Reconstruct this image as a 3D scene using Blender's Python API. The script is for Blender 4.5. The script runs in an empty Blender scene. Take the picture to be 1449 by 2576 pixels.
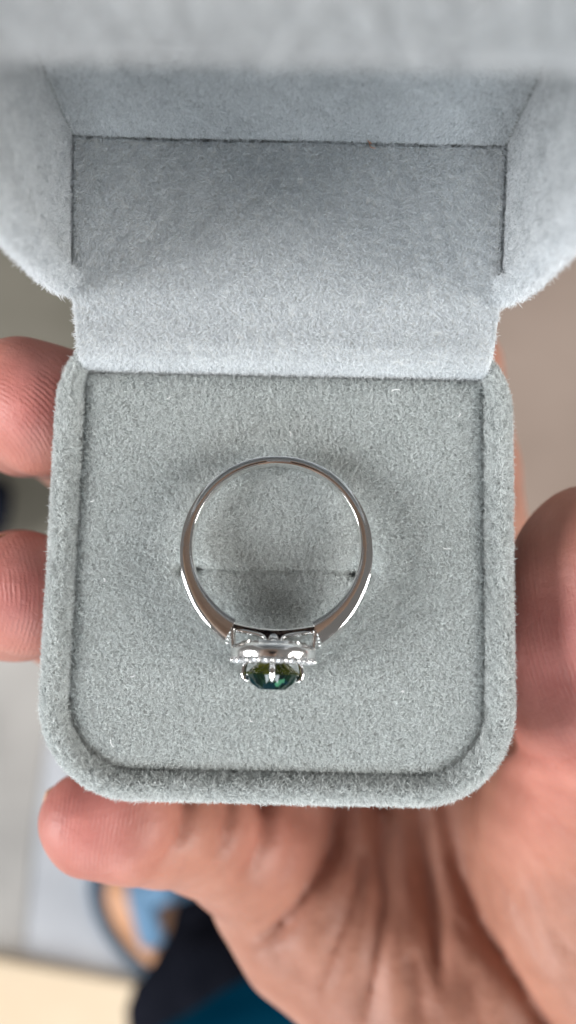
import bpy, math, random
import numpy as np
from mathutils import Matrix, Vector

rng = np.random.default_rng(7)
random.seed(7)
MM = 0.001
FUR = 1.0                      # pile density multiplier

# ------------------------------------------------------------------ camera
FPX, D0 = 2050.0, 88.0         # focal length in photo pixels, distance to the cushion in mm
TAU, RHO = math.radians(6.5), math.radians(1.3)
F = np.array([0, math.sin(TAU), -math.cos(TAU)])
U0 = np.array([0, math.cos(TAU), math.sin(TAU)])
R0 = np.array([1.0, 0, 0])
R = R0*math.cos(RHO) + U0*math.sin(RHO)
U = -R0*math.sin(RHO) + U0*math.cos(RHO)
CAM = -D0*F

def P(px, py, d):
    """point in mm seen at photo pixel (px, py) at depth d"""
    return CAM + R*((px-724.5)*d/FPX) + U*((1288-py)*d/FPX) + F*d

def cam_to_world(A):
    A = np.asarray(A, float)
    return CAM + A[..., 0:1]*R + A[..., 1:2]*U + A[..., 2:3]*F

sc = bpy.context.scene
col = sc.collection
cd = bpy.data.cameras.new('camera'); cam = bpy.data.objects.new('camera', cd); col.objects.link(cam)
cam.matrix_world = Matrix(((R[0], U[0], -F[0], CAM[0]*MM), (R[1], U[1], -F[1], CAM[1]*MM), (R[2], U[2], -F[2], CAM[2]*MM), (0, 0, 0, 1)))
cd.sensor_fit = 'VERTICAL'; cd.sensor_height = 36; cd.sensor_width = 24; cd.lens = 36*FPX/2576
cd.clip_start = 0.003; cd.clip_end = 20
cd.dof.use_dof = True; cd.dof.focus_distance = 0.0865; cd.dof.aperture_fstop = 11.5
sc.camera = cam

# ------------------------------------------------------------------ light
w = bpy.data.worlds.new('World'); sc.world = w; w.use_nodes = True
bg = w.node_tree.nodes['Background']
bg.inputs['Color'].default_value = (0.80, 0.77, 0.74, 1); bg.inputs['Strength'].default_value = 0.22

def area(name, loc, target, sx, sy, power, color):
    l = bpy.data.lights.new(name, 'AREA'); l.shape = 'RECTANGLE'; l.size = sx; l.size_y = sy; l.energy = power; l.color = color
    o = bpy.data.objects.new(name, l); col.objects.link(o); o.location = loc
    o.rotation_euler = (Vector(target)-Vector(loc)).to_track_quat('-Z', 'Y').to_euler()
    return o
area('added_front_light', (0.05, -2.0, 0.95), (0, 0, 0), 1.3, 1.1, 50, (0.86, 0.94, 1.0))  # cool lamp added in front to brighten the inside of the lid
area('side_light', (-2.1, -0.55, 0.9), (0, 0, 0), 1.1, 1.2, 108, (0.98, 0.99, 1.0))
area('far_side_light', (2.1, -0.5, 0.9), (0, 0, 0), 1.1, 1.2, 80, (1.0, 0.98, 0.95))
area('back_light', (0.2, 2.0, 1.15), (0, 0, 0.02), 2.4, 1.0, 22, (0.97, 0.98, 1.0))
sc.view_settings.view_transform = 'Standard'; sc.view_settings.look = 'None'
sc.view_settings.exposure = -0.22; sc.view_settings.gamma = 1
sc.cycles.use_denoising = True; sc.cycles.denoiser = 'OPENIMAGEDENOISE'; sc.cycles.denoising_input_passes = 'RGB_ALBEDO_NORMAL'; sc.cycles.denoising_prefilter = 'ACCURATE'
sc.cycles.max_bounces = 10; sc.cycles.transmission_bounces = 8; sc.cycles.diffuse_bounces = 4
sc.cycles.sample_clamp_indirect = 6
sc.cycles_curves.shape = 'RIBBONS'

# ------------------------------------------------------------------ helpers
def mesh_obj(name, V, Fc, mat, parent=None, smooth=True, sharp=None):
    me = bpy.data.meshes.new(name)
    me.from_pydata((np.asarray(V, float)*MM).tolist(), [], [list(map(int, f)) for f in Fc])
    me.validate(); me.update()
    if smooth:
        me.polygons.foreach_set('use_smooth', [True]*len(me.polygons))
        if sharp is not None: me.set_sharp_from_angle(angle=math.radians(sharp))
    me.materials.append(mat)
    o = bpy.data.objects.new(name, me); col.objects.link(o)
    if parent: o.parent = parent
    return o

def copy_part(o, parent, matrix):
    c = o.copy(); col.objects.link(c); c.parent = parent; c.matrix_local = matrix
    return c

def tag(o, label=None, cat=None, group=None, kind=None):
    if label: o['label'] = label
    if cat: o['category'] = cat
    if group: o['group'] = group
    if kind: o['kind'] = kind
    return o

def empty(name, loc=(0, 0, 0)):
    o = bpy.data.objects.new(name, None); o.empty_display_size = 0.01; o.location = loc; col.objects.link(o); return o

def grid(Pt, wrap_u=False, wrap_v=False):
    nu, nv = Pt.shape[:2]
    idx = np.arange(nu*nv).reshape(nu, nv)
    a = idx if wrap_u else idx[:-1]; b = np.roll(idx, -1, 0) if wrap_u else idx[1:]
    if wrap_v: a2, b2 = np.roll(a, -1, 1), np.roll(b, -1, 1)
    else: a2, b2, a, b = a[:, 1:], b[:, 1:], a[:, :-1], b[:, :-1]
    return Pt.reshape(-1, 3), np.stack([a, b, b2, a2], -1).reshape(-1, 4)

def box_mesh(x0, x1, y0, y1, z0, z1):
    V = [(x, y, z) for z in (z0, z1) for y in (y0, y1) for x in (x0, x1)]
    return np.array(V), [(0, 2, 3, 1), (4, 5, 7, 6), (0, 1, 5, 4), (2, 6, 7, 3), (0, 4, 6, 2), (1, 3, 7, 5)]

def rrect(hx, y0, y1, r, n=14, xc=0.0, m=10, rt=None):
    """closed rounded rectangle, counter-clockwise"""
    pts = []; rt = r if rt is None else rt
    for cx, cy, a0, q in ((hx-rt, y1-rt, 0, rt), (-hx+rt, y1-rt, 90, rt), (-hx+r, y0+r, 180, r), (hx-r, y0+r, 270, r)):
        for k in range(n+1):
            a = math.radians(a0+90*k/n); pts.append((xc+cx+q*math.cos(a), cy+q*math.sin(a)))
    out = []
    for i in range(len(pts)):
        p, q = np.array(pts[i]), np.array(pts[(i+1) % len(pts)])
        k = m if i % (n+1) == n else 1
        for j in range(k): out.append(p+(q-p)*j/k)
    return np.array(out)

class Field:
    """smooth random vector field"""
    def __init__(s, scale, n=14, seed=0):
        g = np.random.default_rng(seed); s.k = g.normal(size=(n, 3))*2*math.pi/scale*0.6; s.p = g.uniform(0, 6.28, (n,)); s.d = g.normal(size=(n, 3)); s.n = n
    def __call__(s, X):
        return (np.sin(X@s.k.T+s.p)@s.d)/math.sqrt(s.n)*1.2

f1, f2, f3 = Field(1.1, seed=1), Field(5.0, seed=2), Field(0.7, seed=3)

def pile(parent, V, Fc, density, length, mat, lean=0.55, bias=(0, 0, 0), keep=None, rad=0.021, flip=False, name='velvet_pile', stray=.02):
    """short velvet fibres standing on a surface (local mm coordinates of the parent)"""
    V = np.asarray(V, float); T = []
    for f in Fc:
        T.append((f[0], f[1], f[2]))
        if len(f) == 4: T.append((f[0], f[2], f[3]))
    T = np.array(T, int)
    A, B, C = V[T[:, 0]], V[T[:, 1]], V[T[:, 2]]
    N = np.cross(B-A, C-A); ar = np.linalg.norm(N, axis=1)/2
    ok = ar > 1e-9; A, B, C, N, ar = A[ok], B[ok], C[ok], N[ok], ar[ok]; N = N/(2*ar[:, None])
    if flip: N = -N
    n = int(ar.sum()*density*FUR)
    t = rng.choice(len(ar), n, p=ar/ar.sum())
    r1, r2 = rng.random(n)**.5, rng.random(n)
    X = A[t]*(1-r1)[:, None]+B[t]*(r1*(1-r2))[:, None]+C[t]*(r1*r2)[:, None]
    Nn = N[t]
    if keep is not None:
        k = keep(X, Nn); X, Nn = X[k], Nn[k]
    n = len(X)
    ln = length*rng.uniform(.55, 1.15, n)*np.where(rng.random(n) < stray, rng.uniform(1.05, 1.4, n), 1)
    L = f1(X)*.42+f2(X)*.45+f3(X)*.55+rng.normal(size=(n, 3))*.8+np.array(bias)
    L -= (L*Nn).sum(1)[:, None]*Nn
    d0 = Nn+lean*.5*L; d0 /= np.linalg.norm(d0, axis=1)[:, None]
    d1 = Nn*.7+lean*1.3*L+rng.normal(size=(n, 3))*.25; d1 /= np.linalg.norm(d1, axis=1)[:, None]
    p0 = X-Nn*.05; p1 = p0+d0*(ln*.45)[:, None]; p2 = p1+d1*(ln*.35)[:, None]; p3 = p2+(d1*.8+L*.35)*(ln*.25)[:, None]
    pos = np.stack([p0, p1, p2, p3], 1)*MM
    c = bpy.data.hair_curves.new(name)
    c.add_curves([4]*n)
    c.points.foreach_set('position', pos.astype(np.float32).ravel())
    rr = np.tile(np.array([1, 1, .8, .35]), (n, 1))*rng.uniform(.7, 1.3, (n, 1))*rad*MM
    c.points.foreach_set('radius', rr.astype(np.float32).ravel())
    c.materials.append(mat)
    o = bpy.data.objects.new(name, c); col.objects.link(o); o.parent = parent; o['kind'] = 'stuff'
    return o

# ------------------------------------------------------------------ materials
def new_mat(name):
    m = bpy.data.materials.new(name); m.use_nodes = True
    nt = m.node_tree; b = nt.nodes['Principled BSDF']
    return m, nt, b
def node(nt, t, **kw):
    n = nt.nodes.new(t)
    for k, v in kw.items(): setattr(n, k, v)
    return n
def ramp(nt, fac, stops):
    r = node(nt, 'ShaderNodeValToRGB'); e = r.color_ramp.elements
    while len(e) < len(stops): e.new(.5)
    for i, (p, c) in enumerate(stops): e[i].position = p; e[i].color = (*c, 1)
    nt.links.new(fac, r.inputs[0]); return r.outputs[0]
def noise(nt, scale, detail=3, coord='Object', rough=.55):
    tc = node(nt, 'ShaderNodeTexCoord'); n = node(nt, 'ShaderNodeTexNoise')
    n.inputs['Scale'].default_value = scale; n.inputs['Detail'].default_value = detail; n.inputs['Roughness'].default_value = rough
    nt.links.new(tc.outputs[coord], n.inputs['Vector']); return n.outputs['Fac']
def bump(nt, b, h, dist, strength=1.0):
    n = node(nt, 'ShaderNodeBump'); n.inputs['Distance'].default_value = dist; n.inputs['Strength'].default_value = strength
    nt.links.new(h, n.inputs['Height']); nt.links.new(n.outputs[0], b.inputs['Normal']); return n

def fibre_mat(name, dark, light):
    m, nt, b = new_mat(name); nt.nodes.remove(b)
    hi = node(nt, 'ShaderNodeHairInfo')
    c = ramp(nt, hi.outputs['Random'], [(0, dark), (.45, tuple(.5*(a+b_) for a, b_ in zip(dark, light))), (1, light)])
    d = node(nt, 'ShaderNodeBsdfDiffuse'); t = node(nt, 'ShaderNodeBsdfTranslucent'); g = node(nt, 'ShaderNodeBsdfGlossy')
    g.inputs['Roughness'].default_value = .45; g.inputs['Color'].default_value = (.9, .9, .9, 1)
    nt.links.new(c, d.inputs[0]); nt.links.new(c, t.inputs[0])
    mx = node(nt, 'ShaderNodeMixShader'); mx.inputs[0].default_value = .34
    nt.links.new(d.outputs[0], mx.inputs[1]); nt.links.new(t.outputs[0], mx.inputs[2])
    m2 = node(nt, 'ShaderNodeMixShader'); m2.inputs[0].default_value = .06
    nt.links.new(mx.outputs[0], m2.inputs[1]); nt.links.new(g.outputs[0], m2.inputs[2])
    nt.links.new(m2.outputs[0], nt.nodes['Material Output'].inputs[0]); return m
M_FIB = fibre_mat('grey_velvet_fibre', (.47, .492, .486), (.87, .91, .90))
M_FIBL = fibre_mat('lit_velvet_fibre', (.58, .605, .625), (.90, .925, .94))  # grey velvet lightened: stronger light on hinge and lid put into the colour
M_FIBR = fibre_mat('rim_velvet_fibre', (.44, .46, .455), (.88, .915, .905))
m, nt, b = new_mat('velvet_backing'); M_BACK = m
c = ramp(nt, noise(nt, 900, 4), [(.3, (.40, .415, .415)), (.7, (.56, .58, .58))]); nt.links.new(c, b.inputs['Base Color'])
b.inputs['Roughness'].default_value = 1; b.inputs['Specular IOR Level'].default_value = 0
bump(nt, b, noise(nt, 2500, 3), .0001)
m, nt, b = new_mat('pale_card_edge'); M_CARD = m
c = ramp(nt, noise(nt, 700, 3), [(.3, (.62, .63, .62)), (.7, (.78, .78, .76))]); nt.links.new(c, b.inputs['Base Color'])
b.inputs['Roughness'].default_value = .9

m, nt, b = new_mat('white_gold'); M_GOLD = m
b.inputs['Metallic'].default_value = 1
c = ramp(nt, noise(nt, 260, 2), [(.3, (.88, .86, .84)), (.7, (.95, .94, .93))]); nt.links.new(c, b.inputs['Base Color'])
r = ramp(nt, noise(nt, 1800, 4), [(.35, (.05,)*3), (.75, (.16,)*3)]); nt.links.new(r, b.inputs['Roughness'])
bump(nt, b, noise(nt, 3000, 3), .00001, .35)
m = M_GOLD.copy(); m.name = 'white_gold_satin'; M_GOLD2 = m
for n_ in m.node_tree.nodes:
    if n_.type == 'VALTORGB' and n_.color_ramp.elements[0].color[0] < .1: n_.color_ramp.elements[0].color = (.14,)*3+(1,); n_.color_ramp.elements[1].color = (.24,)*3+(1,)
m, nt, b = new_mat('green_sapphire'); M_GEM = m
b.inputs['Base Color'].default_value = (.02, .16, .085, 1); b.inputs['Roughness'].default_value = .01; b.inputs['IOR'].default_value = 1.6
b.inputs['IOR'].default_value = 1.6
tc = node(nt, 'ShaderNodeTexCoord'); vo = node(nt, 'ShaderNodeTexVoronoi'); vo.inputs['Scale'].default_value = 1100; nt.links.new(tc.outputs['Object'], vo.inputs['Vector'])
sp = node(nt, 'ShaderNodeSeparateColor'); nt.links.new(vo.outputs['Color'], sp.inputs[0])
cg = ramp(nt, sp.outputs[0], [(0, (.001, .006, .006)), (.35, (.002, .018, .008)), (.6, (.0, .015, .022)), (.85, (.002, .010, .004)), (.9, (.01, .06, .03)), (1, (.10, .34, .20))])  # bright cells painted in as glints, for sparkle on the facets
ol = ramp(nt, sp.outputs[1], [(0, (.01, .018, .002)), (.6, (.05, .06, .006)), (1, (.10, .10, .012))])
sx_ = node(nt, 'ShaderNodeSeparateXYZ'); nt.links.new(tc.outputs['Object'], sx_.inputs[0])
gr_ = node(nt, 'ShaderNodeMapRange'); gr_.inputs['From Min'].default_value = -.01315; gr_.inputs['From Max'].default_value = -.01290; nt.links.new(sx_.outputs[1], gr_.inputs[0])
mg = node(nt, 'ShaderNodeMix', data_type='RGBA'); nt.links.new(gr_.outputs[0], mg.inputs[0]); nt.links.new(cg, mg.inputs[6]); nt.links.new(ol, mg.inputs[7]); nt.links.new(mg.outputs[2], b.inputs['Base Color'])
m, nt, b = new_mat('white_diamond'); M_DIA = m
b.inputs['Base Color'].default_value = (.97, .98, 1, 1); b.inputs['Roughness'].default_value = .0; b.inputs['IOR'].default_value = 2.4
b.inputs['Transmission Weight'].default_value = .55; b.inputs['Metallic'].default_value = .35

def flat_mat(name, c0, c1, scale, rough=.8, bsc=None, bd=.0004):
    m, nt, b = new_mat(name)
    c = ramp(nt, noise(nt, scale, 5), [(.3, c0), (.7, c1)]); nt.links.new(c, b.inputs['Base Color'])
    b.inputs['Roughness'].default_value = rough
    if bsc: bump(nt, b, noise(nt, bsc, 4), bd)
    return m
M_FLOOR = flat_mat('bluish_grey_concrete', (.33, .335, .355), (.40, .405, .425), 9, .8, 300)
M_PAVE = flat_mat('beige_grey_concrete', (.25, .235, .22), (.34, .32, .30), 7, .85, 300)
M_MAT = flat_mat('brown_grey_tile', (.20, .148, .118), (.285, .220, .182), 3.0, .8, 250)
M_OLIVE = flat_mat('olive_grey_tile', (.09, .082, .062), (.145, .132, .105), 5.0, .8, 250)
M_STEP = flat_mat('cream_painted_step', (.52, .405, .28), (.60, .49, .355), 5, .7, 200)
M_CASE = flat_mat('ring_reflection_brown', (.34, .225, .155), (.42, .29, .21), 25, .6, 500)  # invented brown, chosen for the tone it reflects in the ring
M_BLACK = flat_mat('black_trouser_cloth', (.004, .005, .008), (.014, .015, .022), 25, .9, 500)
M_TEAL = flat_mat('teal_jersey_cloth', (.0, .035, .075), (.004, .06, .11), 12, .9, 900)
M_SAND = flat_mat('blue_sandal_rubber', (.09, .19, .31), (.16, .30, .46), 30, .6)
M_FOOT = flat_mat('foot_skin', (.50, .24, .12), (.62, .33, .19), 25, .5)
M_NAIL = None

for q_ in (M_BLACK, M_TEAL): q_.node_tree.nodes['Principled BSDF'].inputs['Specular IOR Level'].default_value = 0
m, nt, b = new_mat('hand_skin'); M_SKIN = m
at = node(nt, 'ShaderNodeAttribute', attribute_name='redness')
ra = node(nt, 'ShaderNodeAttribute', attribute_name='ridge_phase')
rw = node(nt, 'ShaderNodeAttribute', attribute_name='ridge_amount')
cr = node(nt, 'ShaderNodeAttribute', attribute_name='crease_shade')
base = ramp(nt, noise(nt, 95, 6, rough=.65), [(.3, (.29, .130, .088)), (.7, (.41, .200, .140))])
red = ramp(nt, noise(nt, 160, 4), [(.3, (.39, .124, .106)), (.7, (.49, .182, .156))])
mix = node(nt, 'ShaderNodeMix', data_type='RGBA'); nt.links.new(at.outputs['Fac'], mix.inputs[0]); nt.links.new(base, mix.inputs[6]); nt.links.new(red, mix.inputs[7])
crm = node(nt, 'ShaderNodeMix', data_type='RGBA'); crm.blend_type = 'MULTIPLY'; nt.links.new(cr.outputs['Fac'], crm.inputs[0]); nt.links.new(mix.outputs[2], crm.inputs[6]); crm.inputs[7].default_value = (.62, .34, .28, 1)  # folds darkened in the skin colour, adding to their shade
sn = node(nt, 'ShaderNodeMath', operation='SINE')
nz = noise(nt, 500, 3)
ad = node(nt, 'ShaderNodeMath', operation='MULTIPLY_ADD'); nt.links.new(nz, ad.inputs[0]); ad.inputs[1].default_value = 5.0; nt.links.new(ra.outputs['Fac'], ad.inputs[2])
nt.links.new(ad.outputs[0], sn.inputs[0])
am = node(nt, 'ShaderNodeMath', operation='MULTIPLY'); nt.links.new(sn.outputs[0], am.inputs[0]); rm = node(nt, 'ShaderNodeMath', operation='MULTIPLY'); nt.links.new(rw.outputs['Fac'], rm.inputs[0]); nt.links.new(ramp(nt, noise(nt, 300, 3), [(.38, (.1,)*3), (.62, (1,)*3)]), rm.inputs[1]); nt.links.new(rm.outputs[0], am.inputs[1])
lt = node(nt, 'ShaderNodeMath', operation='MAXIMUM'); nt.links.new(am.outputs[0], lt.inputs[0]); lt.inputs[1].default_value = 0
lm = node(nt, 'ShaderNodeMath', operation='MULTIPLY'); nt.links.new(lt.outputs[0], lm.inputs[0]); lm.inputs[1].default_value = .16
rc = node(nt, 'ShaderNodeMix', data_type='RGBA'); nt.links.new(lm.outputs[0], rc.inputs[0]); nt.links.new(crm.outputs[2], rc.inputs[6]); rc.inputs[7].default_value = (.58, .28, .24, 1)
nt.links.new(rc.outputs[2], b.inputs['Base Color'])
b.inputs['Roughness'].default_value = .5; b.inputs['Specular IOR Level'].default_value = .35
b.inputs['Subsurface Weight'].default_value = .22; b.inputs['Subsurface Radius'].default_value = (1, .35, .2); b.inputs['Subsurface Scale'].default_value = .0016
b1 = node(nt, 'ShaderNodeBump'); b1.inputs['Distance'].default_value = .00002; nt.links.new(am.outputs[0], b1.inputs['Height'])
b2 = node(nt, 'ShaderNodeBump'); b2.inputs['Distance'].default_value = .00022; b2.inputs['Strength'].default_value = .6
vr = node(nt, 'ShaderNodeTexVoronoi', feature='DISTANCE_TO_EDGE'); vr.inputs['Scale'].default_value = 850
tcv = node(nt, 'ShaderNodeTexCoord'); nt.links.new(tcv.outputs['Object'], vr.inputs['Vector'])
mnv = node(nt, 'ShaderNodeMath', operation='MINIMUM'); nt.links.new(vr.outputs['Distance'], mnv.inputs[0]); mnv.inputs[1].default_value = .12
adv = node(nt, 'ShaderNodeMath', operation='MULTIPLY_ADD'); nt.links.new(mnv.outputs[0], adv.inputs[0]); adv.inputs[1].default_value = .6; nt.links.new(noise(nt, 900, 5, rough=.65), adv.inputs[2])
nt.links.new(adv.outputs[0], b2.inputs['Height']); nt.links.new(b1.outputs[0], b2.inputs['Normal']); nt.links.new(b2.outputs[0], b.inputs['Normal'])
m, nt, b = new_mat('fingernail'); M_NAIL = m
c = ramp(nt, noise(nt, 200, 2), [(.3, (.52, .30, .19)), (.7, (.60, .37, .25))]); nt.links.new(c, b.inputs['Base Color']); b.inputs['Roughness'].default_value = .35

# ------------------------------------------------------------------ ring box
XC = -0.7
BX = empty('ring_box', (XC*MM, -5*MM, -24*MM))
tag(BX, 'open grey velvet ring box held in the hand, its lid tipped back', 'ring box')
OFF = np.array([XC, -5, -24.0])           # box coordinates are made about x=0, then shifted to world, then to the empty
def loc(V):                                # local-to-empty from (x about box centre, world y, world z)
    return np.asarray(V, float)-np.array([0, -5, -24.0])

Y0, Y1, HX, RC = -30.2, 20.2, 24.7, 9.8
def loops(prof):
    rows = []
    for ins, z in prof:
        L = rrect(HX-ins, Y0+ins, Y1-ins, max(RC-ins, .6), rt=max(RC-1.0-ins*2.6, 1.2))
        wob = .10*np.sin(L[:, 0]*.31+1)+.10*np.sin(L[:, 1]*.27)
        rows.append(np.column_stack([L[:, 0], L[:, 1], np.full(len(L), z)+wob*(z > -2.2)]))
    return np.stack(rows)
# rolled rim
prof = [(2.6, -2.9), (2.55, -1.5), (2.3, -.5), (1.95, .15), (1.5, .6), (1.0, .75), (.55, .55), (.2, .1), (.02, -.5), (0, -1.4), (.05, -3)]
V, Fc = grid(loops(prof), wrap_v=True); V = loc(V)
base_rim = mesh_obj('base_rim', V, Fc, M_BACK, BX)
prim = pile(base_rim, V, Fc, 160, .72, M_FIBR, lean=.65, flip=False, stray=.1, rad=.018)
# body below the rim
Lb = loops([(.05, -3.02), (.5, -12), (1.0, -21), (1.6, -23), (2.8, -23.9)])
V, Fc = grid(Lb, wrap_v=True); n0 = len(Lb[0]); V = np.vstack([V, [[0, (Y0+Y1)/2, -24]]])
Fl = [tuple(f) for f in Fc]+[(4*n0+i, len(V)-1, 4*n0+(i+1) % n0) for i in range(n0)]
V = loc(V)
base_shell = mesh_obj('base_shell', V, Fl, M_BACK, BX)
pile(base_shell, V, Fl, 30, .85, M_FIB, keep=lambda X, N: X[:, 2] > 14)

# cushion with ring slot
CX, CY0, CY1, CR = 22.4, -27.8, 15.35, 7.4
def edge_dist(x, y):
    qx = np.abs(x)-(CX-CR); qy = np.where(y < (CY0+CY1)/2, (CY0+CR)-y, -50.0)
    corner = np.sqrt(np.maximum(qx, 0)**2+np.maximum(qy, 0)**2)+np.minimum(np.maximum(qx, qy), 0)-CR
    side = np.maximum(np.abs(x)-CX, y-CY1)
    return -np.maximum(np.where(y < CY0+CR, corner, -50), np.maximum(side, CY0-y))
YS, XS = -6.45, -.55
def slot_y(x): return YS+.12*np.sin(x*.5)
def cushion_z(x, y):
    e = edge_dist(x, y)
    z = -1.9*np.exp(-np.maximum(e, 0)/.55)-.35*np.exp(-np.maximum(e, 0)/2.0)-np.where(e < 0, 1.0, 0)
    u = y-slot_y(x); xx = np.abs(x-XS)
    win = 1/(1+np.exp((xx-10.6)/.25))
    ends = 1/(1+np.exp(-(xx-7.7)/.35))
    z -= win*(.55+1.9*ends)*np.exp(-(u/(.22+.42*ends))**2)
    z -= win*(.30)*np.exp(-(u/1.3)**2)
    z += .55*np.exp(-((x-XS)/7)**2-((y+1)/4.2)**2)+.25*np.exp(-((x-XS)/7)**2-((y+10)/3)**2)
    z -= .8*np.exp(-((x-XS+.6)/4.2)**2-((y+15.6)/1.6)**2)
    z += .07*np.sin(x*.33+.5)*np.sin(y*.41)
    return z
gx = np.linspace(-CX-.3, CX+.3, 170); gy = np.linspace(CY0-.3, CY1+.25, 190)
GX, GY = np.meshgrid(gx, gy, indexing='ij')
V, Fc = grid(np.stack([GX, GY, cushion_z(GX, GY)], -1)); Vc = loc(V)
cush = mesh_obj('cushion', Vc, Fc, M_BACK, BX)
cush['label'] = 'grey velvet cushion with a slot'
def keep_c(X, N):
    x, y = X[:, 0], X[:, 1]-5
    k = edge_dist(x, y) > .12
    xx = np.abs(x-XS); s = (np.abs(y-slot_y(x)) < .07+.36*np.clip((xx-7.2)/1.2, 0, 1)) & (xx < 10.6)
    return k & ~s
pile(cush, Vc, Fc, 155, .55, M_FIB, lean=.9, keep=keep_c, rad=.0150)

Vl, Fl_ = [], []
def lint_bits(pts, name, mat, parent):
    c = bpy.data.hair_curves.new(name); c.add_curves([5]*len(pts)); pos = []
    for x, y, z, ln_ in pts:
        a = rng.uniform(0, 6.28); k_ = rng.normal(0, .9)
        p = np.array([x, y, z]); l_ = [p]
        for i in range(4): a += k_*.5; p = p+ln_/4*np.array([math.cos(a), math.sin(a), .15]); l_.append(p)
        pos.append(l_)
    c.points.foreach_set('position', (loc(np.array(pos).reshape(-1, 3))*MM).astype(np.float32).ravel())
    c.points.foreach_set('radius', np.full(5*len(pts), .035*MM, np.float32)); c.materials.append(mat)
    o = bpy.data.objects.new(name, c); col.objects.link(o); o.parent = parent; o['kind'] = 'stuff'
m, nt, b = new_mat('white_lint'); b.inputs['Base Color'].default_value = (.9, .9, .9, 1); M_LINT = m
m, nt, b = new_mat('orange_lint'); b.inputs['Base Color'].default_value = (.5, .18, .05, 1); M_OL = m
def padxy(px, py):
    d = F+R*((px-724.5)/FPX)+U*((1288-py)/FPX); q = CAM+d*(-CAM[2]/d[2]); return q[0]-XC, q[1]
bits = [(*padxy(a, b_), float(cushion_z(*padxy(a, b_)))+.5, l_) for a, b_, l_ in [(985, 985, .9), (228, 1262, .5), (262, 1455, .5), (280, 1858, .9), (635, 1812, .4), (1130, 1380, .8), (730, 1100, .6), (1010, 1740, .5), (430, 1000, .5), (1150, 1050, .5), (330, 1700, .5)]]
lint_bits(bits, 'lint', M_LINT, cush)

# hinge lining: comes out of the cushion seam, passes over the rim and runs into the lid
prof = np.array([(15.55, -2.6, 21.9), (15.6, -1.0, 22.0), (15.75, .6, 22.1), (16.3, 1.7, 22.25), (17.6, 2.35, 22.45), (20.5, 2.7, 22.75), (23.4, 3.3, 23.05), (27, 3.9, 23.15), (33, 5.0, 23.2), (38.45, 6.1, 23.2), (38.8, 5.8, 23.2), (39.05, 5.2, 23.2)])
s = np.r_[0, np.cumsum(np.linalg.norm(np.diff(prof[:, :2], axis=0), axis=1))]; ss = np.linspace(0, s[-1], 70)
pr = np.column_stack([np.interp(ss, s, prof[:, i]) for i in range(3)])
t = np.linspace(-1, 1, 70)
top = np.stack([pr[:, 2:3]*t[None, :], np.repeat(pr[:, 0:1], 70, 1), pr[:, 1:2]+.0*t[None]], -1)
top[..., 2] += .12*np.sin(top[..., 0]*.25+1)
top[..., 2] -= .9*np.clip((np.abs(top[..., 0])-22.6)/.5, 0, 1)**1.5*np.clip((top[..., 1]-25)/3, 0, 1)
Vt, Ft = grid(top); Ft = Ft[:, ::-1]
bot = top.copy(); bot[..., 2] -= .45; Vb, Fb = grid(bot); Fb = Fb+len(Vt)
n = 70; idx = np.arange(n*n).reshape(n, n); ring_i = np.r_[idx[0, :], idx[1:, -1], idx[-1, -2::-1], idx[-2:0:-1, 0]]
side = [(ring_i[i], ring_i[(i+1) % len(ring_i)], ring_i[(i+1) % len(ring_i)]+n*n, ring_i[i]+n*n) for i in range(len(ring_i))]
Vh = loc(np.vstack([Vt, Vb]))
hinge = mesh_obj('hinge_lining', Vh, [tuple(f) for f in Ft]+[tuple(f) for f in Fb]+side, M_CARD, BX, sharp=40)
hinge['label'] = 'velvet lining, lightened for the light on it, running over the hinge into the lid'
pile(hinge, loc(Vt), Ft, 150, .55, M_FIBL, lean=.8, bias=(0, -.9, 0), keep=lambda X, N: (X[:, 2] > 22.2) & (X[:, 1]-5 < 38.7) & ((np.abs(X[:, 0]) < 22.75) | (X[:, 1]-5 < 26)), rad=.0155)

lint_bits([(8.4, 38.4, 6.8, 1.0), (8.6, 38.3, 6.9, .6)], 'orange_lint', M_OL, hinge)

# lid : b along the opening (up), c into the lid (away)
TH = math.radians(88.6)
uv = np.array([-math.cos(TH), math.sin(TH)])    # y,z of b direction (closed lid would lie over the base)
uv = np.array([-.100, .995]); nv = np.array([.995, .100])
HY, HZ = 23.7, -2.2
def lidp(x, b, c):
    x, b, c = np.broadcast_arrays(x, b, c)
    return np.stack([x, HY+uv[0]*b+nv[0]*c, HZ+uv[1]*b+nv[1]*c], -1)
LX, LB, LC = 25.4, 52.2, 21.5
def lid_loops(prof):
    rows = []
    for ins, c in prof:
        L = rrect(LX-ins, ins, LB-ins, max(RC-ins, .8)); rows.append(lidp(L[:, 0], L[:, 1], np.full(len(L), c)))
    return np.stack(rows)
G = lid_loops([(2.0, 2.0), (1.9, .6), (1.6, .0), (1.0, -.3), (.4, 0), (.05, .7), (0, 2.2)])
V, Fc = grid(G, wrap_v=True); V = loc(V)
lid_rim = mesh_obj('lid_rim', V, Fc, M_BACK, BX)
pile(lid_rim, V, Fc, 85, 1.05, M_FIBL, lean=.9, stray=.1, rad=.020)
G = lid_loops([(0, 2.22), (.1, 8), (.5, 15), (1.6, 19.5), (4, 21.6), (9, 22.4)])
V, Fc = grid(G, wrap_v=True); n0 = G.shape[1]; V = np.vstack([V, lidp(0, LB/2, 22.8)[None]])
Fl = [tuple(f) for f in Fc]+[(5*n0+i, 5*n0+(i+1) % n0, len(V)-1) for i in range(n0)]
V = loc(V)
lid_shell = mesh_obj('lid_shell', V, Fl, M_BACK, BX)
pile(lid_shell, V, Fl, 32, .9, M_FIBL, lean=.6, keep=lambda X, N: (X[:, 1]-5 < 41) & ((X[:, 2]-24 > 38) | (np.abs(X[:, 0]) > 15)))
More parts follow.
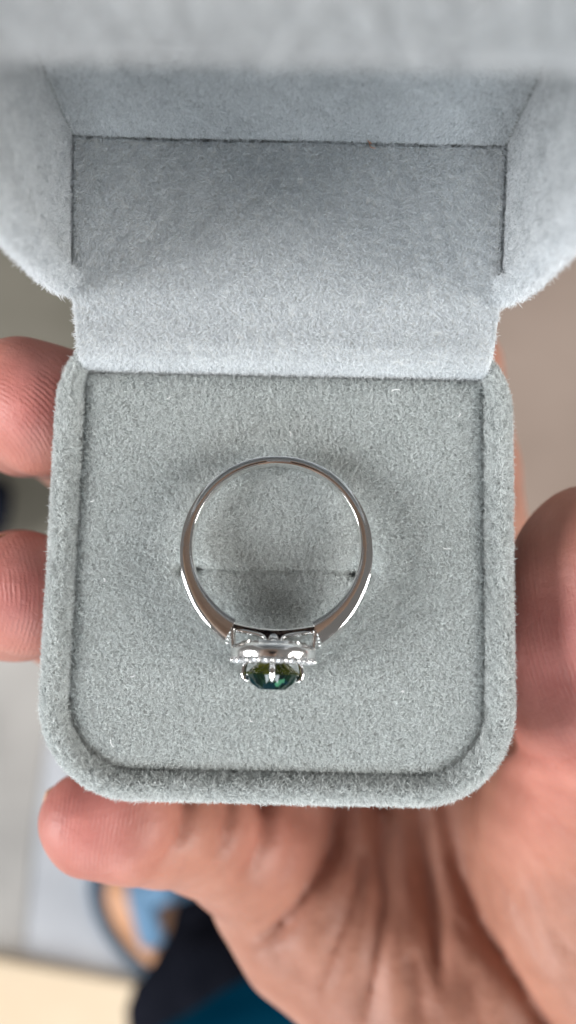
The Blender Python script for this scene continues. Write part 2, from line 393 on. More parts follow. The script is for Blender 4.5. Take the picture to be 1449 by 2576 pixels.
# deep panel of the lid
def lining(name, Pt, flip, label, dens=110, bias=(0, 0, 0), mat=None, keep=None):
    V, Fc = grid(Pt); V = loc(V)
    if flip: Fc = Fc[:, ::-1]
    o = mesh_obj(name, V, Fc, M_BACK, BX); o['label'] = label
    pile(o, V, Fc, dens*1.25, .52, mat or M_FIBL, rad=.017, lean=.75, bias=bias, keep=keep)
    return o
xs = np.linspace(-23.25, 23.25, 60); hz = np.linspace(0, 1, 50)
XX, HH = np.meshgrid(xs, hz, indexing='ij')
zt = 6.0+HH*41.0
lining('lid_top_lining', np.stack([XX, 39.0+(zt-6)*.0, zt], -1), False, 'deep inner panel of the lid facing the opening', bias=(0, 0, -.5), keep=lambda X, N: (np.abs(X[:, 0]) < 22.7) & (X[:, 2]-24 > 6.3))
def side_panel(sg):
    bb = np.linspace(5.0, 50.3, 60); cc = np.linspace(0.4, 21.0, 30)
    BB, CC = np.meshgrid(bb, cc, indexing='ij')
    ox = np.where(BB < 10, 15.4+np.sqrt(np.maximum(100-(10-BB)**2, 0)), 25.4)
    x0 = np.clip(ox-1.3, 23.35, 24.2); x1 = 23.3
    X = x0+(x1-x0)*np.minimum(CC/16.0, 1)
    Pt = lidp(sg*X, BB, CC)
    o = lining('lid_side_lining', Pt, sg < 0, 'inner side panel of the lid', dens=105, bias=(0, -.4, -.2))
for sg in (-1, 1): side_panel(sg)
# front wall lining (towards the camera, seen only from below)
xs2 = np.linspace(-23.4, 23.4, 30); cc = np.linspace(.4, 19, 12); XX, CC = np.meshgrid(xs2, cc, indexing='ij')
lining('lid_front_lining', lidp(XX, 48.4-CC*.10, CC), False, 'inner front panel of the lid', dens=18)

# ------------------------------------------------------------------ ring
ring_c = P(696, 1374, 84.6)
RG = empty('diamond_halo_ring', tuple(ring_c*MM)); RG.rotation_euler = (math.radians(-5.5), 0, math.radians(-.4))
tag(RG, 'white gold ring, dark green stone in a diamond halo, lying on the velvet cushion', 'ring')
RI = 8.65
al = np.radians(np.linspace(26, 334, 150))
dd = np.minimum(np.degrees(al), 360-np.degrees(al))
th = np.interp(dd, [26, 35, 45, 60, 75, 90, 120, 150, 180], [2.75, 2.5, 2.2, 1.75, 1.5, 1.32, 1.05, .92, .86])
tf = np.interp(dd, [26, 45, 60, 90, 130, 180], [2.35, 1.85, 1.52, 1.18, .95, .80])
wd = np.interp(dd, [26, 45, 90, 140, 180], [1.55, 1.4, 1.1, .95, .9])
rows = []
for a, t_, f_, w_ in zip(al, th, tf, wd):
    pts = [(0, -w_+.22), (.05, -w_+.07), (.16, -w_), (f_*.25, -w_-.035*f_), (f_*.5, -w_-.05*f_), (f_*.75, -w_-.03*f_), (f_-.12, -w_), (f_+.02, -w_+.10), (t_-.03, -.12), (t_, 0), (t_-.03, .12), (f_+.02, w_-.10), (f_-.12, w_), (f_*.75, w_+.03*f_), (f_*.5, w_+.05*f_), (f_*.25, w_+.035*f_), (.16, w_), (.05, w_-.07), (0, w_-.22)]
    rows.append([((RI+o_)*-math.sin(a), -(RI+o_)*math.cos(a), z) for o_, z in pts])
G = np.array(rows); V, Fc = grid(G, wrap_v=True); m_ = G.shape[1]
Fl = [tuple(f) for f in Fc]+[tuple(range(m_))[::-1], tuple(range(len(V)-m_, len(V)))]
band = mesh_obj('band', V, Fl, M_GOLD, RG, sharp=28)
band['label'] = 'polished knife-edge band'

def tube(pts, r, n=10, close_ends=True, flat=1.0):
    pts = np.array(pts, float); k = len(pts); rr = np.broadcast_to(r, (k,))
    T = np.gradient(pts, axis=0); T /= np.linalg.norm(T, axis=1)[:, None]
    up = np.array([0, 0, 1.0]); rows = []
    for p, t_, r_ in zip(pts, T, rr):
        a = np.cross(t_, up)
        if np.linalg.norm(a) < .2: a = np.cross(t_, [1, 0, 0])
        a /= np.linalg.norm(a); b_ = np.cross(a, t_)
        rows.append([p+r_*(math.cos(q)*a+flat*math.sin(q)*b_) for q in np.linspace(0, 2*math.pi, n, endpoint=False)])
    V, Fc = grid(np.array(rows), wrap_v=True)
    Fl = [tuple(f) for f in Fc]+[tuple(range(n))[::-1], tuple(range(len(V)-n, len(V)))]
    return V, Fl
def bez(p, n=16):
    p = np.array(p, float); t_ = np.linspace(0, 1, n); s_ = np.linspace(0, 1, len(p))
    q = np.column_stack([np.interp(t_, s_, p[:, i]) for i in range(3)])
    for _ in range(3): q[1:-1] = (q[:-2]+2*q[1:-1]+q[2:])/4
    return q
def merge(ms):
    V, Fl, o = [], [], 0
    for v, f in ms:
        V.append(v); Fl += [tuple(int(i)+o for i in q) for q in f]; o += len(v)
    return np.vstack(V), Fl
# gallery rail : curved bar closing the band under the stone
xs = np.linspace(-4.05, 4.05, 30); ytop = -8.12-.52*np.cos(xs/4.05*math.pi/2); th_ = .55+.55*np.exp(-(xs/1.5)**2)
rows = []
for x, y, t_ in zip(xs, ytop, th_):
    W_ = 1.35
    rows.append([(x, y, -W_+.15), (x, y-.12, -W_), (x, y-t_, -W_), (x, y-t_-.08, -W_+.15), (x, y-t_-.08, W_-.15), (x, y-t_, W_), (x, y-.12, W_), (x, y, W_-.15)])
G = np.array(rows); V, Fc = grid(G, wrap_v=True)
Fl = [tuple(f) for f in Fc]+[tuple(range(8))[::-1], tuple(range(len(V)-8, len(V)))]
mesh_obj('gallery_rail', V, Fl, M_GOLD, RG, sharp=30)
for sg in (-1, 1):
    for zz in (1.15, -1.15):
        mesh_obj('gallery_strut', *tube(bez([(sg*4.0, -8.75, zz), (sg*2.4, -9.0, zz*1.15), (sg*.95, -9.3, zz*1.3), (sg*.75, -9.9, zz*1.6), (sg*1.2, -10.4, zz*2.3)]), .17), M_GOLD, RG)
        mesh_obj('gallery_post', *tube(bez([(sg*4.12, -8.1, zz), (sg*4.15, -9.2, zz), (sg*4.0, -10.5, zz*1.1)]), [.22]*16), M_GOLD, RG)
    # milgrain beads down the end of each shoulder
    bs = []
    for k in range(6):
        bs.append(tube(bez([(sg*(4.3+.06*k), -8.3-.36*k-.12, 1.30), (sg*(4.3+.06*k), -8.3-.36*k+.12, 1.30)], 5), [.08, .17, .2, .17, .08]))
    V, Fl = merge(bs); o = mesh_obj('shoulder_milgrain', V, Fl, M_GOLD, RG); o['kind'] = 'stuff'
# column between rail and halo
mesh_obj('gallery_column', *tube(bez([(0, -9.0, .9), (0, -9.7, 1.4), (0, -10.4, 2.6)]), [.75, .7, .66, .62, .58, .56, .55, .56, .58, .62, .66, .72, .8, .9, 1, 1.1], 14, flat=.5), M_GOLD, RG)
# halo : scalloped band of metal
nh = 120; aa = np.linspace(0, 2*math.pi, nh, endpoint=False); NS = 20
rows = []
for ins, y in [(.9, -10.9), (.75, -10.3), (.48, -10.12), (.25, -10.3), (.09, -10.55), (0, -10.88), (.05, -11.2), (.18, -11.42), (.36, -11.52), (1.2, -11.5), (1.45, -11.3), (1.5, -10.9)]:
    sc_ = .10*np.abs(np.cos(aa*NS/2))*(1 if y < -11.2 and ins < .3 else 0)
    rad = 4.38-ins+sc_
    rows.append(np.column_stack([rad*np.cos(aa), np.full(nh, y), rad*np.sin(aa)]))
G = np.stack(rows); V, Fc = grid(G, wrap_u=False, wrap_v=True)
halo = mesh_obj('halo_setting', V, Fc, M_GOLD2, RG, sharp=35)
# inner gallery ring the struts rise to
G = np.stack([np.column_stack([r_*np.cos(aa), np.full(nh, y), r_*np.sin(aa)]) for r_, y in [(2.9, -9.9), (3.3, -9.85), (3.45, -10.1), (3.3, -10.4), (2.9, -10.35)]])
V, Fc = grid(G, wrap_u=True, wrap_v=True); mesh_obj('under_gallery', V, Fc, M_GOLD, RG, sharp=40)

def brilliant(Rg, crown, pav, table, n=8, cushion=0.0):
    V = []; 
    def ring_(r_, y, k, off=0):
        return [((r_)*(1+cushion*math.cos(4*(2*math.pi*(i+off)/k))**2)*math.cos(2*math.pi*(i+off)/k), y, r_*math.sin(2*math.pi*(i+off)/k)) for i in range(k)]
    k2 = 2*n
    V += ring_(table*Rg, -crown, n)               # 0..n-1
    V += ring_((table+1)/2*Rg*1.05, -crown*.62, n, .5)    # n..2n-1
    V += ring_(Rg, -.03*Rg, k2); V += ring_(Rg, .03*Rg, k2)
    V += ring_(Rg*.55, pav*.5, n, .5); V += [(0, pav, 0)]
    a, b_, c_, d_, e_, z_ = 0, n, 2*n, 4*n, 6*n, 7*n
    Fl = [tuple(range(n))]
    for i in range(n):
        j = (i+1) % n
        Fl += [(a+i, b_+i, a+j)]
        Fl += [(a+i, b_+(i-1) % n, c_+2*i, b_+i)]
        Fl += [(b_+i, c_+2*i, c_+2*i+1), (b_+i, c_+2*i+1, c_+(2*i+2) % k2)]
        Fl += [(e_+i, d_+2*i+1, d_+2*i), (e_+i, d_+(2*i+2) % k2, d_+2*i+1), (z_, e_+i, d_+2*i, e_+(i-1) % n)]
    for i in range(k2): Fl.append((c_+i, d_+i, d_+(i+1) % k2, c_+(i+1) % k2))
    return np.array(V), Fl
V, Fl = brilliant(2.72, 1.5, 2.2, .50, 12)
gem = mesh_obj('centre_stone', V+np.array([0, -13.05, 0]), Fl, M_GEM, RG, smooth=False)
gem['label'] = 'dark green faceted centre stone'
# inner cup below the gem
V, Fl = brilliant(.60, .30, .4, .5, 8)
st = mesh_obj('halo_stone', V, Fl, M_DIA, halo, smooth=False)
for k in range(NS):
    a = 2*math.pi*(k+.5)/NS
    mt = Matrix.Translation(Vector((3.80*math.cos(a), -11.74, 3.78*math.sin(a)))*MM) @ Matrix.Rotation(random.uniform(0, 6), 4, 'Y') @ Matrix.Rotation(random.uniform(-.12, .12), 4, 'X')
    if k == 0: st.matrix_local = mt
    else: copy_part(st, halo, mt)
ph = np.linspace(0, math.pi, 7)[1:-1]
rows = [[(.16*math.sin(p)*math.cos(q), -.24*math.cos(p), .17*math.sin(p)*math.sin(q)) for q in np.linspace(0, 6.283, 8, endpoint=False)] for p in ph]
V, Fc = grid(np.array(rows), wrap_v=True); Fl = [tuple(f) for f in Fc]+[tuple(range(8)), tuple(range(len(V)-8, len(V)))[::-1]]
bd = mesh_obj('halo_bead', V, Fl, M_GOLD, halo)
first = True
for k in range(NS):
    for r_ in (4.25, 3.32):
        a = 2*math.pi*k/NS
        mt = Matrix.Translation(Vector((r_*math.cos(a), -11.72, r_*math.sin(a)))*MM)
        if first: bd.matrix_local = mt; first = False
        else: copy_part(bd, halo, mt)
for a in (90, 0, 180, 270):
    ca, sa = math.cos(math.radians(a)), math.sin(math.radians(a))
    V, Fl = tube(bez([(2.3*ca, -10.8, 2.3*sa), (2.75*ca, -11.9, 2.75*sa), (3.0*ca, -12.9, 3.0*sa), (2.85*ca, -13.45, 2.85*sa), (2.45*ca, -13.75, 2.45*sa)]), list(np.interp(np.linspace(0, 1, 16), [0, .6, .85, 1], [.26, .29, .31, .14])), 10)
    mesh_obj('prong', V, Fl, M_GOLD, RG)
# open collet walls that hold the prongs
G = np.stack([np.column_stack([r_*np.cos(aa), np.full(nh, y), r_*np.sin(aa)]) for r_, y in [(2.0, -10.9), (2.2, -10.8), (2.72, -11.9), (2.62, -12.0)]])
V, Fc = grid(G, wrap_u=True, wrap_v=True); mesh_obj('collet', V, Fc, M_GOLD, RG, sharp=40)

# ------------------------------------------------------------------ hand (one continuous surface)
def cp(px, py, d): return np.array([(px-724.5)*d/FPX, (1288-py)*d/FPX, d])
STEP = .9
ax = np.arange(-62, 92, STEP); ay = np.arange(-150, 44, STEP); az = np.arange(84, 182, STEP)
GXc, GYc, GZc = np.meshgrid(ax, ay, az, indexing='ij')
Q = np.stack([GXc, GYc, GZc], -1).astype(np.float32)
def capsule(a, b_, ra_, rb_):
    a, b_ = a.astype(np.float32), b_.astype(np.float32)
    lo = np.minimum(a, b_)-max(ra_, rb_)-12; hi = np.maximum(a, b_)+max(ra_, rb_)+12
    sl = tuple(slice(max(0, int((lo[i]-[ax, ay, az][i][0])/STEP)), max(1, int((hi[i]-[ax, ay, az][i][0])/STEP)+1)) for i in range(3))
    q = Q[sl]; ab = b_-a; h = np.clip(((q-a)@ab)/(ab@ab), 0, 1)
    d = np.linalg.norm(q-a-h[..., None]*ab, axis=-1)-(ra_+(rb_-ra_)*h)
    return sl, d
def smin(a, b_, k):
    h = np.clip(.5+.5*(b_-a)/k, 0, 1); return b_*(1-h)+a*h-k*h*(1-h)
def chain(pts, k):
    D = np.full(GXc.shape, 12.0, np.float32)
    for (p, r0), (q, r1) in zip(pts[:-1], pts[1:]):
        sl, d = capsule(cp(*p), cp(*q), r0, r1); D[sl] = smin(D[sl], d, k)
    return D
def J(px, py, d, r): return ((px, py, d), r)
body = np.full(GXc.shape, 12.0, np.float32)
for pts, k in [
    ([J(702, 2213, 137, 12.0), J(790, 2306, 136.5, 13.2), J(905, 2385, 136, 14), J(1150, 2530, 133, 17), J(1560, 2900, 133, 21), J(1800, 3150, 136, 23)], 4),
    ([J(860, 2120, 143, 11), J(1150, 2380, 140, 15), J(1500, 2800, 134, 20)], 5),
    ([J(1050, 1960, 148, 11), J(1250, 2300, 141, 15), J(1560, 2750, 134, 20)], 5),
    ([J(1260, 1520, 156, 10.5), J(1420, 2050, 146, 14), J(1620, 2600, 136, 20)], 5),
    ([J(1440, 2080, 130, 15.5), J(1490, 2300, 130, 18.5), J(1620, 2650, 132, 22)], 5)]:
    body = smin(body, chain(pts, k), 4.0)
fing = [
    [J(232, 2066, 104.5, 6.7), J(330, 2072, 107.5, 7.1), J(415, 2092, 113, 6.9), J(525, 2108, 121, 8.2), J(600, 2136, 128, 9.4), J(700, 2200, 135, 11)],
    [J(66, 1490, 97.5, 7.4), J(40, 1497, 104, 7.9), J(30, 1500, 116, 8.0), J(170, 1540, 132, 8.3), J(500, 1800, 137, 9), J(860, 2120, 143, 10.5)],
    [J(60, 1000, 98, 7.1), J(120, 1032, 98.5, 7.5), J(60, 1030, 106, 8.2), J(70, 1040, 118, 8.2), J(200, 1100, 134, 8.6), J(600, 1500, 140, 9.2), J(1050, 1960, 148, 10.5)],
    [J(400, 800, 150, 7.6), J(760, 790, 156, 8), J(1150, 925, 158, 8.2), J(1190, 1180, 158, 8.6), J(1225, 1520, 157, 10)],
    [J(1500, 1432, 98.5, 10.2), J(1512, 1560, 99, 11.3), J(1515, 1720, 101.5, 11.2), J(1500, 1900, 111, 10.6), J(1470, 2060, 124, 14)]]
ks = [2.5, 3.5, 3.5, 3.5, 4.5]
D = body
for pts, k in zip(fing, ks): D = smin(D, chain(pts, 2.2), k)
# folds and creases : (polyline in photo pixels, depth mm, width px)
GR = [
    ([(1210, 2150), (1290, 2260), (1350, 2400), (1420, 2500)], .4, 10),
    ([(1330, 2200), (1390, 2330), (1460, 2430)], .35, 9),
    ([(990, 2180), (1005, 2300), (1000, 2460)], .6, 12),
    ([(880, 2050), (885, 2150), (850, 2260), (770, 2400)], .6, 12),
    ([(1090, 2250), (1140, 2400), (1190, 2600)], .6, 12),
    ([(760, 2300), (720, 2400), (700, 2470)], .5, 12),
    ([(730, 2050), (735, 2150), (690, 2270), (620, 2330)], .45, 12),
    ([(462, 2000), (447, 2100), (405, 2165), (335, 2205)], 1.3, 15),
    ([(576, 2000), (558, 2114), (520, 2170)], .9, 15),
    ([(650, 2000), (656, 2096), (622, 2176), (570, 2225)], 1.5, 17),
    ([(845, 2010), (833, 2133), (750, 2275), (690, 2345), (615, 2405)], 2.5, 20),
    ([(917, 2159), (876, 2304), (813, 2470), (795, 2560)], 1.3, 20),
    ([(955, 2015), (960, 2263), (942, 2442), (905, 2650)], 1.8, 20),
    ([(1052, 2015), (1076, 2194), (1097, 2359), (1120, 2560)], 1.9, 20),
    ([(1112, 2015), (1159, 2194), (1214, 2325), (1290, 2435), (1395, 2600), (1500, 2800)], 2.3, 20),
    ([(1160, 2330), (1250, 2390), (1290, 2440)], .9, 16),
    ([(1040, 2420), (1060, 2500), (1050, 2600)], 1.2, 22),
    ([(1180, 2470), (1200, 2560), (1230, 2640)], 1.0, 22),
    ([(700, 2400), (760, 2440), (800, 2500)], .6, 16),
    ([(1270, 1862), (1330, 1903), (1400, 1915), (1500, 1905)], 1.3, 14),
    ([(1285, 1960), (1380, 2040), (1470, 2130)], .55, 13),
    ([(1330, 1960), (1420, 2000), (1500, 2060)], .5, 11),
    ([(1240, 2010), (1330, 2120), (1410, 2230), (1470, 2270)], .45, 14),
    ([(1350, 2080), (1420, 2180), (1500, 2260)], .35, 11),
]
def px_of(X, Y, Z): return 724.5+X*FPX/Z, 1288-Y*FPX/Z
def seg_dist(px, py, poly, taper=.30):
    """distance to a polyline and a weight that fades out at its far end"""
    L = np.r_[0, np.cumsum([math.hypot(b[0]-a[0], b[1]-a[1]) for a, b in zip(poly[:-1], poly[1:])])]
    best = None; tt = None
    for i, ((x0, y0), (x1, y1)) in enumerate(zip(poly[:-1], poly[1:])):
        vx, vy = x1-x0, y1-y0; h = np.clip(((px-x0)*vx+(py-y0)*vy)/(vx*vx+vy*vy), 0, 1)
        d = np.hypot(px-x0-h*vx, py-y0-h*vy); t = (L[i]+h*(L[i+1]-L[i]))/L[-1]
        if best is None: best, tt = d, t
        else: m = d < best; best = np.where(m, d, best); tt = np.where(m, t, tt)
    w = np.clip((1-tt)/taper, 0, 1); return best, w*w*(3-2*w)
near = (np.abs(D) < 5) & (GZc < 146)
ii = np.nonzero(near); pxn, pyn = px_of(GXc[ii], GYc[ii], GZc[ii])
add = np.zeros(len(pxn))
for poly, A_, w_ in GR:
    d, wt = seg_dist(pxn, pyn, poly); add = np.maximum(add, wt*A_*(.45*np.exp(-(d/w_)**2)+.65*np.exp(-(d/(w_*2.3))**2)))
add += .25*np.sin(pxn*.021+pyn*.013)*np.sin(pyn*.017-pxn*.011)
D[ii] += add.astype(np.float32)
# press the skin flat against the box
Wp = cam_to_world(np.stack([GXc, GYc, GZc], -1)[near | (np.abs(D) < 6)])
msk = near | (np.abs(D) < 6)
taper = np.clip(-Wp[:, 2]/24, 0, 1)*1.4
qx = np.abs(Wp[:, 0]-XC)-(HX-taper-RC)-.0; qy = np.abs(Wp[:, 1]-(Y0+Y1)/2)-((Y1-Y0)/2-taper-RC); qz = np.abs(Wp[:, 2]+11)-13.3
dxy = np.hypot(np.maximum(qx, 0), np.maximum(qy, 0))+np.minimum(np.maximum(qx, qy), 0)-RC
bs_ = np.maximum(dxy, qz)-.35
dm = D[msk]; dm = -smin(-dm, bs_.astype(np.float32), 1.2); D[msk] = dm

def surface_nets(D):
    s = D < 0; nx, ny, nz = D.shape
    c = [(i, j, k) for i in (0, 1) for j in (0, 1) for k in (0, 1)]
    cnt = sum(s[i:nx-1+i, j:ny-1+j, k:nz-1+k].astype(np.int8) for i, j, k in c)
    cell = (cnt > 0) & (cnt < 8); ci = np.argwhere(cell); idm = -np.ones(cell.shape, int); idm[cell] = np.arange(len(ci))
    acc = np.zeros((len(ci), 3)); num = np.zeros(len(ci))
    for a in c:
        for axn in range(3):
            if a[axn]: continue
            b_ = list(a); b_[axn] = 1
            va = D[tuple((ci+np.array(a)).T)]; vb = D[tuple((ci+np.array(b_)).T)]
            m_ = (va < 0) != (vb < 0); t_ = np.where(m_, va/(va-vb+1e-12), 0)
            p = np.tile(np.array(a, float), (len(ci), 1)); p[:, axn] += t_
            acc[m_] += p[m_]; num += m_
    V = ci+acc/num[:, None]
    quads = []
    for axn in range(3):
        o1, o2 = [(1, 2), (2, 0), (0, 1)][axn]
        sl0 = [slice(None)]*3; sl1 = [slice(None)]*3; sl0[axn] = slice(0, -1); sl1[axn] = slice(1, None)
        s0, s1 = s[tuple(sl0)], s[tuple(sl1)]
        e = np.argwhere(s0 != s1); e = e[(e[:, o1] > 0) & (e[:, o2] > 0) & (e[:, o1] < D.shape[o1]-1) & (e[:, o2] < D.shape[o2]-1)]
        d1 = np.zeros(3, int); d1[o1] = 1; d2 = np.zeros(3, int); d2[o2] = 1
        q = np.stack([idm[tuple(x.T)] for x in (e-d1-d2, e-d2, e, e-d1)], -1)
        inside = s[tuple(e.T)]
        q[~inside] = q[~inside][:, ::-1]; quads.append(q)
    return V, np.vstack(quads)
Vn, Qn = surface_nets(D)
Vn = Vn*STEP+np.array([ax[0], ay[0], az[0]])
Wn = cam_to_world(Vn)
hand_org = P(1300, 2500, 140)
# orientation of faces: camera frame (R,U,F) is left-handed -> flip
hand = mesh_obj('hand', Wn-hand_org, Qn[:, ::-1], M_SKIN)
hand.location = tuple(hand_org*MM)
tag(hand, 'bare right hand cupped under the velvet box, fingertips and thumb gripping its sides', 'hand')
px, py = px_of(Vn[:, 0], Vn[:, 1], Vn[:, 2]); zz = Vn[:, 2]
def attr(name, v):
    a = hand.data.attributes.new(name, 'FLOAT', 'POINT'); a.data.foreach_set('value', np.asarray(v, np.float32))
def blob(cx, cy, r, z1=124): return np.exp(-(((px-cx)**2+(py-cy)**2)/r**2))*(zz < z1)
tips = [(70, 1000, 190), (50, 1480, 190), (220, 2050, 190), (1440, 1640, 300)]
red_ = sum(blob(*t_) for t_ in tips); red_ = red_*.92+.15*blob(1400, 1980, 170, 150)+.25*blob(700, 2080, 150, 150)+.12*blob(1350, 2120, 120, 150)
attr('redness', np.clip(red_*1.15, 0, 1))
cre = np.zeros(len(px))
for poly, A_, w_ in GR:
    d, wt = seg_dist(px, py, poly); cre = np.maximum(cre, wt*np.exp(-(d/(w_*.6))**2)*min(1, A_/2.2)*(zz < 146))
attr('crease_shade', cre*.38)
# friction ridges as curved families of lines
ph_ = np.zeros(len(px)); am_ = np.zeros(len(px))
def ridges(cx, cy, kx, ky, ox, oy, r, per):
    """ridges run as arcs round (ox, oy), spacing per px"""
    global ph_, am_
    w_ = np.clip(1.6*np.exp(-((px-cx)**2+(py-cy)**2)/r**2)-.25, 0, 1)*(zz < 112)
    p = np.hypot((px-ox)*kx, (py-oy)*ky)*2*math.pi/per
    ph_ = np.where(w_ > am_, p, ph_); am_ = np.maximum(am_, w_)
ridges(70, 1010, 1, 1, -120, 1240, 170, 12)
ridges(50, 1500, 1, 1, -260, 1500, 170, 12)
ridges(235, 2085, 1, .45, 620, 2330, 170, 11)
ridges(1450, 1600, 1, .62, 1830, 1330, 330, 12)
attr('ridge_phase', ph_); attr('ridge_amount', am_)
sm = hand.modifiers.new('smooth', 'SMOOTH'); sm.factor = .5; sm.iterations = 2
sb = hand.modifiers.new('subdivision', 'SUBSURF'); sb.levels = 0; sb.render_levels = 1

def nail(p, r_, dirn, up_, wa=40, la=46, thick=.2):
    """curved plate on the back of a fingertip; camera-frame directions"""
    c = cp(*p); dn = np.array(dirn, float); dn /= np.linalg.norm(dn)
    up_ = np.array(up_, float); up_ -= up_@dn*dn; up_ /= np.linalg.norm(up_); sd = np.cross(dn, up_)
    def lay(rr):
        rows = []
        for v in np.linspace(-1, 1, 15):
            row = []
            for u_ in np.linspace(-1, 1, 13):
                a = math.radians(wa)*u_*math.sqrt(max(0.05, 1-.35*max(v, 0)**2)); b_ = math.radians(la)*v
                q = math.cos(b_)*math.cos(a)*dn+math.sin(a)*math.cos(b_)*sd+math.sin(b_)*up_
                row.append(c+q*rr+up_*(.8*max(v, 0)**2))
            rows.append(row)
        return np.array(rows)
    A1, F1 = grid(lay(r_+thick)); A2, F2 = grid(lay(r_-.1)); n1 = 15*13
    idx = np.arange(n1).reshape(15, 13); rr = np.r_[idx[0, :], idx[1:, -1], idx[-1, -2::-1], idx[-2:0:-1, 0]]
    sd_ = [(rr[i], rr[(i+1) % len(rr)], rr[(i+1) % len(rr)]+n1, rr[i]+n1) for i in range(len(rr))]
    V = cam_to_world(np.vstack([A1, A2]))-hand_org
    return mesh_obj('fingernail', V, [tuple(f) for f in F1]+[tuple(f[::-1]+n1) for f in F2]+sd_, M_NAIL, hand)
nail((232, 2066, 104.5), 6.62, (-.60, .05, .85), (-.8, .1, -.55), wa=38, la=36, thick=.14)
nail((66, 1490, 97.5), 7.4, (-.75, .45, .6), (-.45, .2, -.9))
nail((90, 1012, 98.5), 7.4, (-.95, -.1, .5), (-.3, .1, -.95))
nail((1500, 1432, 98.5), 10.2, (.8, .2, .7), (0, 1, -.1))

# ------------------------------------------------------------------ far background
FZ = -1120.0                                     # floor level, mm
def on_floor(px, py, z=FZ):
    d = (U*((1288-py)/FPX)+R*((px-724.5)/FPX)+F); t_ = (z-CAM[2])/d[2]; return CAM+d*t_
def slab(name, poly, mat, top, thick=20.0):
    n = len(poly); T = [on_floor(x, y, top) for x, y in poly]; B_ = [p-np.array([0, 0, thick]) for p in T]
    Fl = [tuple(range(n)), tuple(range(2*n-1, n-1, -1))]+[(i, i+n, (i+1) % n+n, (i+1) % n) for i in range(n)]
    V = np.array(T+B_); nrm = np.cross(V[1]-V[0], V[2]-V[0])
    if nrm[2] < 0: Fl = [f[::-1] for f in Fl]
    return mesh_obj(name, V, Fl, mat, smooth=False)
V, Fl = box_mesh(-3000, 3000, -3000, 3000, FZ-60, FZ)
tag(mesh_obj('floor', V, Fl, M_FLOOR, smooth=False), kind='structure')
tag(slab('path', [(-1500, 1500), (118, 1500), (125, 1800), (85, 2080), (30, 2700), (-1500, 2700)], M_PAVE, FZ+4, 4), kind='structure')
tag(slab('brown_paving', [(500, -1200), (2600, -1200), (2600, 1330), (500, 1500)], M_MAT, FZ+8, 8), kind='structure')
tag(slab('olive_paving', [(-1500, -1200), (500, -1200), (500, 1500), (-1500, 1500)], M_OLIVE, FZ+8.5, 8.5), kind='structure')
tag(slab('door_step', [(-900, 2290), (0, 2418), (372, 2486), (300, 2900), (-900, 2900)], M_STEP, FZ+30, 28), 'cream painted step, blurred, at the lower left below the sandal', 'step')
# dark blurred object of unknown kind on the floor beside the fingers
def sweep_blob(name, chain_pts, mat, parent=None, flat=1.0, n=20, org=None):
    pts = np.array([P(*p) for p, r in chain_pts]); rr = np.array([r for p, r in chain_pts])
    k = 30; t_ = np.linspace(0, 1, k); s_ = np.linspace(0, 1, len(pts))
    q = np.column_stack([np.interp(t_, s_, pts[:, i]) for i in range(3)]); r2 = np.interp(t_, s_, rr)
    for _ in range(4): q[1:-1] = (q[:-2]+2*q[1:-1]+q[2:])/4
    return q, r2
def limb(name, chain_pts, mat, parent, org, flat=1.0, wrinkle=0.0):
    q, r2 = sweep_blob(name, chain_pts, mat)
    r2 = r2*np.sqrt(np.clip(1-(np.abs(np.linspace(-1, 1, 30))**8), .02, 1))
    V, Fl = tube(q, r2, 24, flat=flat)
    if wrinkle: V = V+Field(60, seed=9)(V)*wrinkle
    return mesh_obj(name, V-org, Fl, mat, parent)
org = on_floor(-20, 1285)
V, Fl = tube(bez([on_floor(-260, 1200, FZ+50), on_floor(-120, 1250, FZ+60), on_floor(-5, 1290, FZ+52), on_floor(25, 1296, FZ+45)], 20), list(np.interp(np.linspace(0, 1, 20), [0, .1, .6, .9, 1], [10, 45, 48, 38, 8])), 20)
o = mesh_obj('dark_shape', V-org, Fl, M_BLACK); o.location = tuple(org*MM)
tag(o, 'dark out of focus shape on the floor between the upper two fingertips', 'dark_shape')

# person standing below : sandalled foot, trouser leg, shirt
po = on_floor(450, 2400)
PS = empty('person', tuple(po*MM))
tag(PS, 'blurred person standing below in black trousers, teal shirt and blue sandal', 'person')
def foot_loop(sc_, z, grow=0.0):
    a = on_floor(296, 2170); b_ = on_floor(510, 2435); ax_ = (a-b_)[:2]; Ln = np.linalg.norm(ax_); ax_ = ax_/Ln; pr_ = np.array([-ax_[1], ax_[0]])
    out = []
    for k in range(40):
        t_ = 2*math.pi*k/40; u_ = math.cos(t_); v = math.sin(t_)
        wdt = 40*(1+.16*u_)*(1 if v > 0 else .92)+grow
        p = (a+b_)[:2]/2+ax_*u_*(Ln/2*sc_+grow)+pr_*v*wdt*sc_
        out.append((p[0], p[1], z))
    return out
rows = [foot_loop(.97, FZ+3, 28), foot_loop(1, FZ+6, 30), foot_loop(1, FZ+22, 29), foot_loop(.97, FZ+26, 27)]
V, Fc = grid(np.array(rows), wrap_v=True); Fl = [tuple(f) for f in Fc]+[tuple(range(40))[::-1], tuple(range(120, 160))]
mesh_obj('sandal_sole', V-po, Fl, M_SAND, PS)
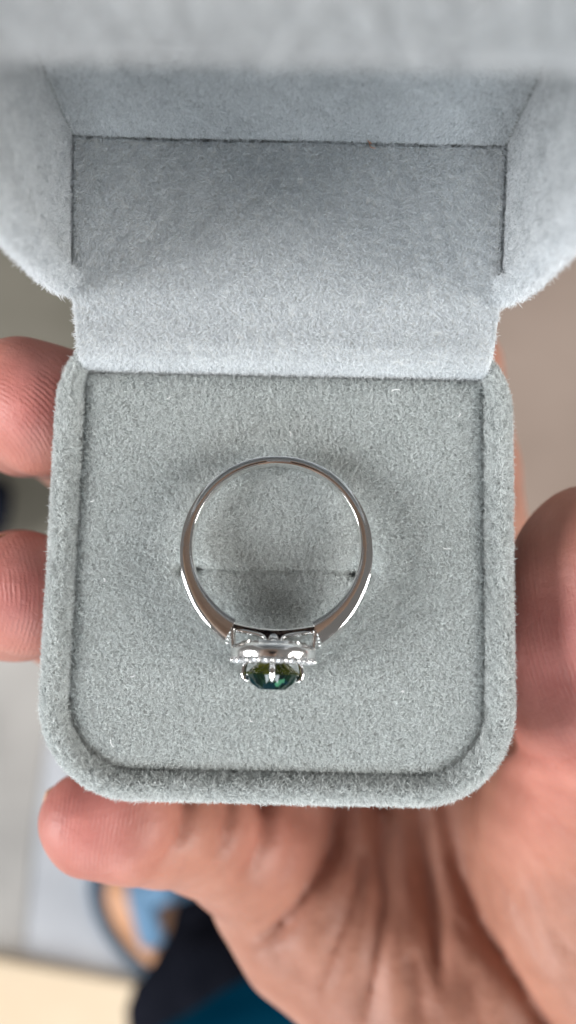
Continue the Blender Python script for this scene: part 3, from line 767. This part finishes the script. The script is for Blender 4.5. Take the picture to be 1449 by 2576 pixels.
rows = [foot_loop(.95, FZ+27), foot_loop(1, FZ+36), foot_loop(.97, FZ+50), foot_loop(.84, FZ+64), foot_loop(.6, FZ+74), foot_loop(.25, FZ+80)]
V, Fc = grid(np.array(rows), wrap_v=True); Fl = [tuple(f) for f in Fc]+[tuple(range(40))[::-1], tuple(range(200, 240))]
mesh_obj('foot', V-po, Fl, M_FOOT, PS)
def strap(pts, wd_):
    q = bez([on_floor(x, y, FZ+h) for x, y, h in pts], 20); V, Fl = tube(q, [wd_]*20, 12, flat=.35)
    mesh_obj('sandal_strap', V-po, Fl, M_SAND, PS)
strap([(345, 2165, 40), (352, 2250, 86), (375, 2345, 92), (420, 2450, 30)], 17)
strap([(300, 2290, 30), (355, 2262, 86), (430, 2240, 86), (520, 2235, 40)], 16)
limb('trousers', [J(520, 2350, 1060, 52), J(560, 2420, 900, 66), J(590, 2560, 700, 84), J(640, 2800, 560, 100)], M_BLACK, PS, po, wrinkle=5)
limb('shirt', [J(300, 2860, 420, 40), J(560, 2730, 420, 42), J(800, 2670, 420, 44), J(1100, 2690, 420, 44)], M_TEAL, PS, po, flat=1.4, wrinkle=3)

# unseen phone slab added above the box, sized and coloured for the ring's reflections
def cbox(x0, x1, y0, y1, z0, z1, r=9):
    L = rrect((x1-x0)/2, y0, y1, r, n=6); L[:, 0] += (x0+x1)/2; n = len(L)
    V = np.vstack([np.column_stack([L, np.full(n, z)]) for z in (z0, z1)])
    return cam_to_world(V), [tuple(range(n)), tuple(range(2*n-1, n-1, -1))]+[(i, i+n, (i+1) % n+n, (i+1) % n) for i in range(n)]
ph_o = P(724, 1288, -6)
PH = empty('unseen_phone', tuple(ph_o*MM))
tag(PH, 'unseen phone slab added above the box to tone reflections in the ring', 'phone')
V, Fl = cbox(-56, 19, -104, 43, -12, -4); mesh_obj('case', V-ph_o, Fl, M_CASE, PH)
V, Fl = cbox(-20, 14, -20, 14, -4, -1.5, 6); mesh_obj('unseen_camera_plate', V-ph_o, Fl, M_BLACK, PH)
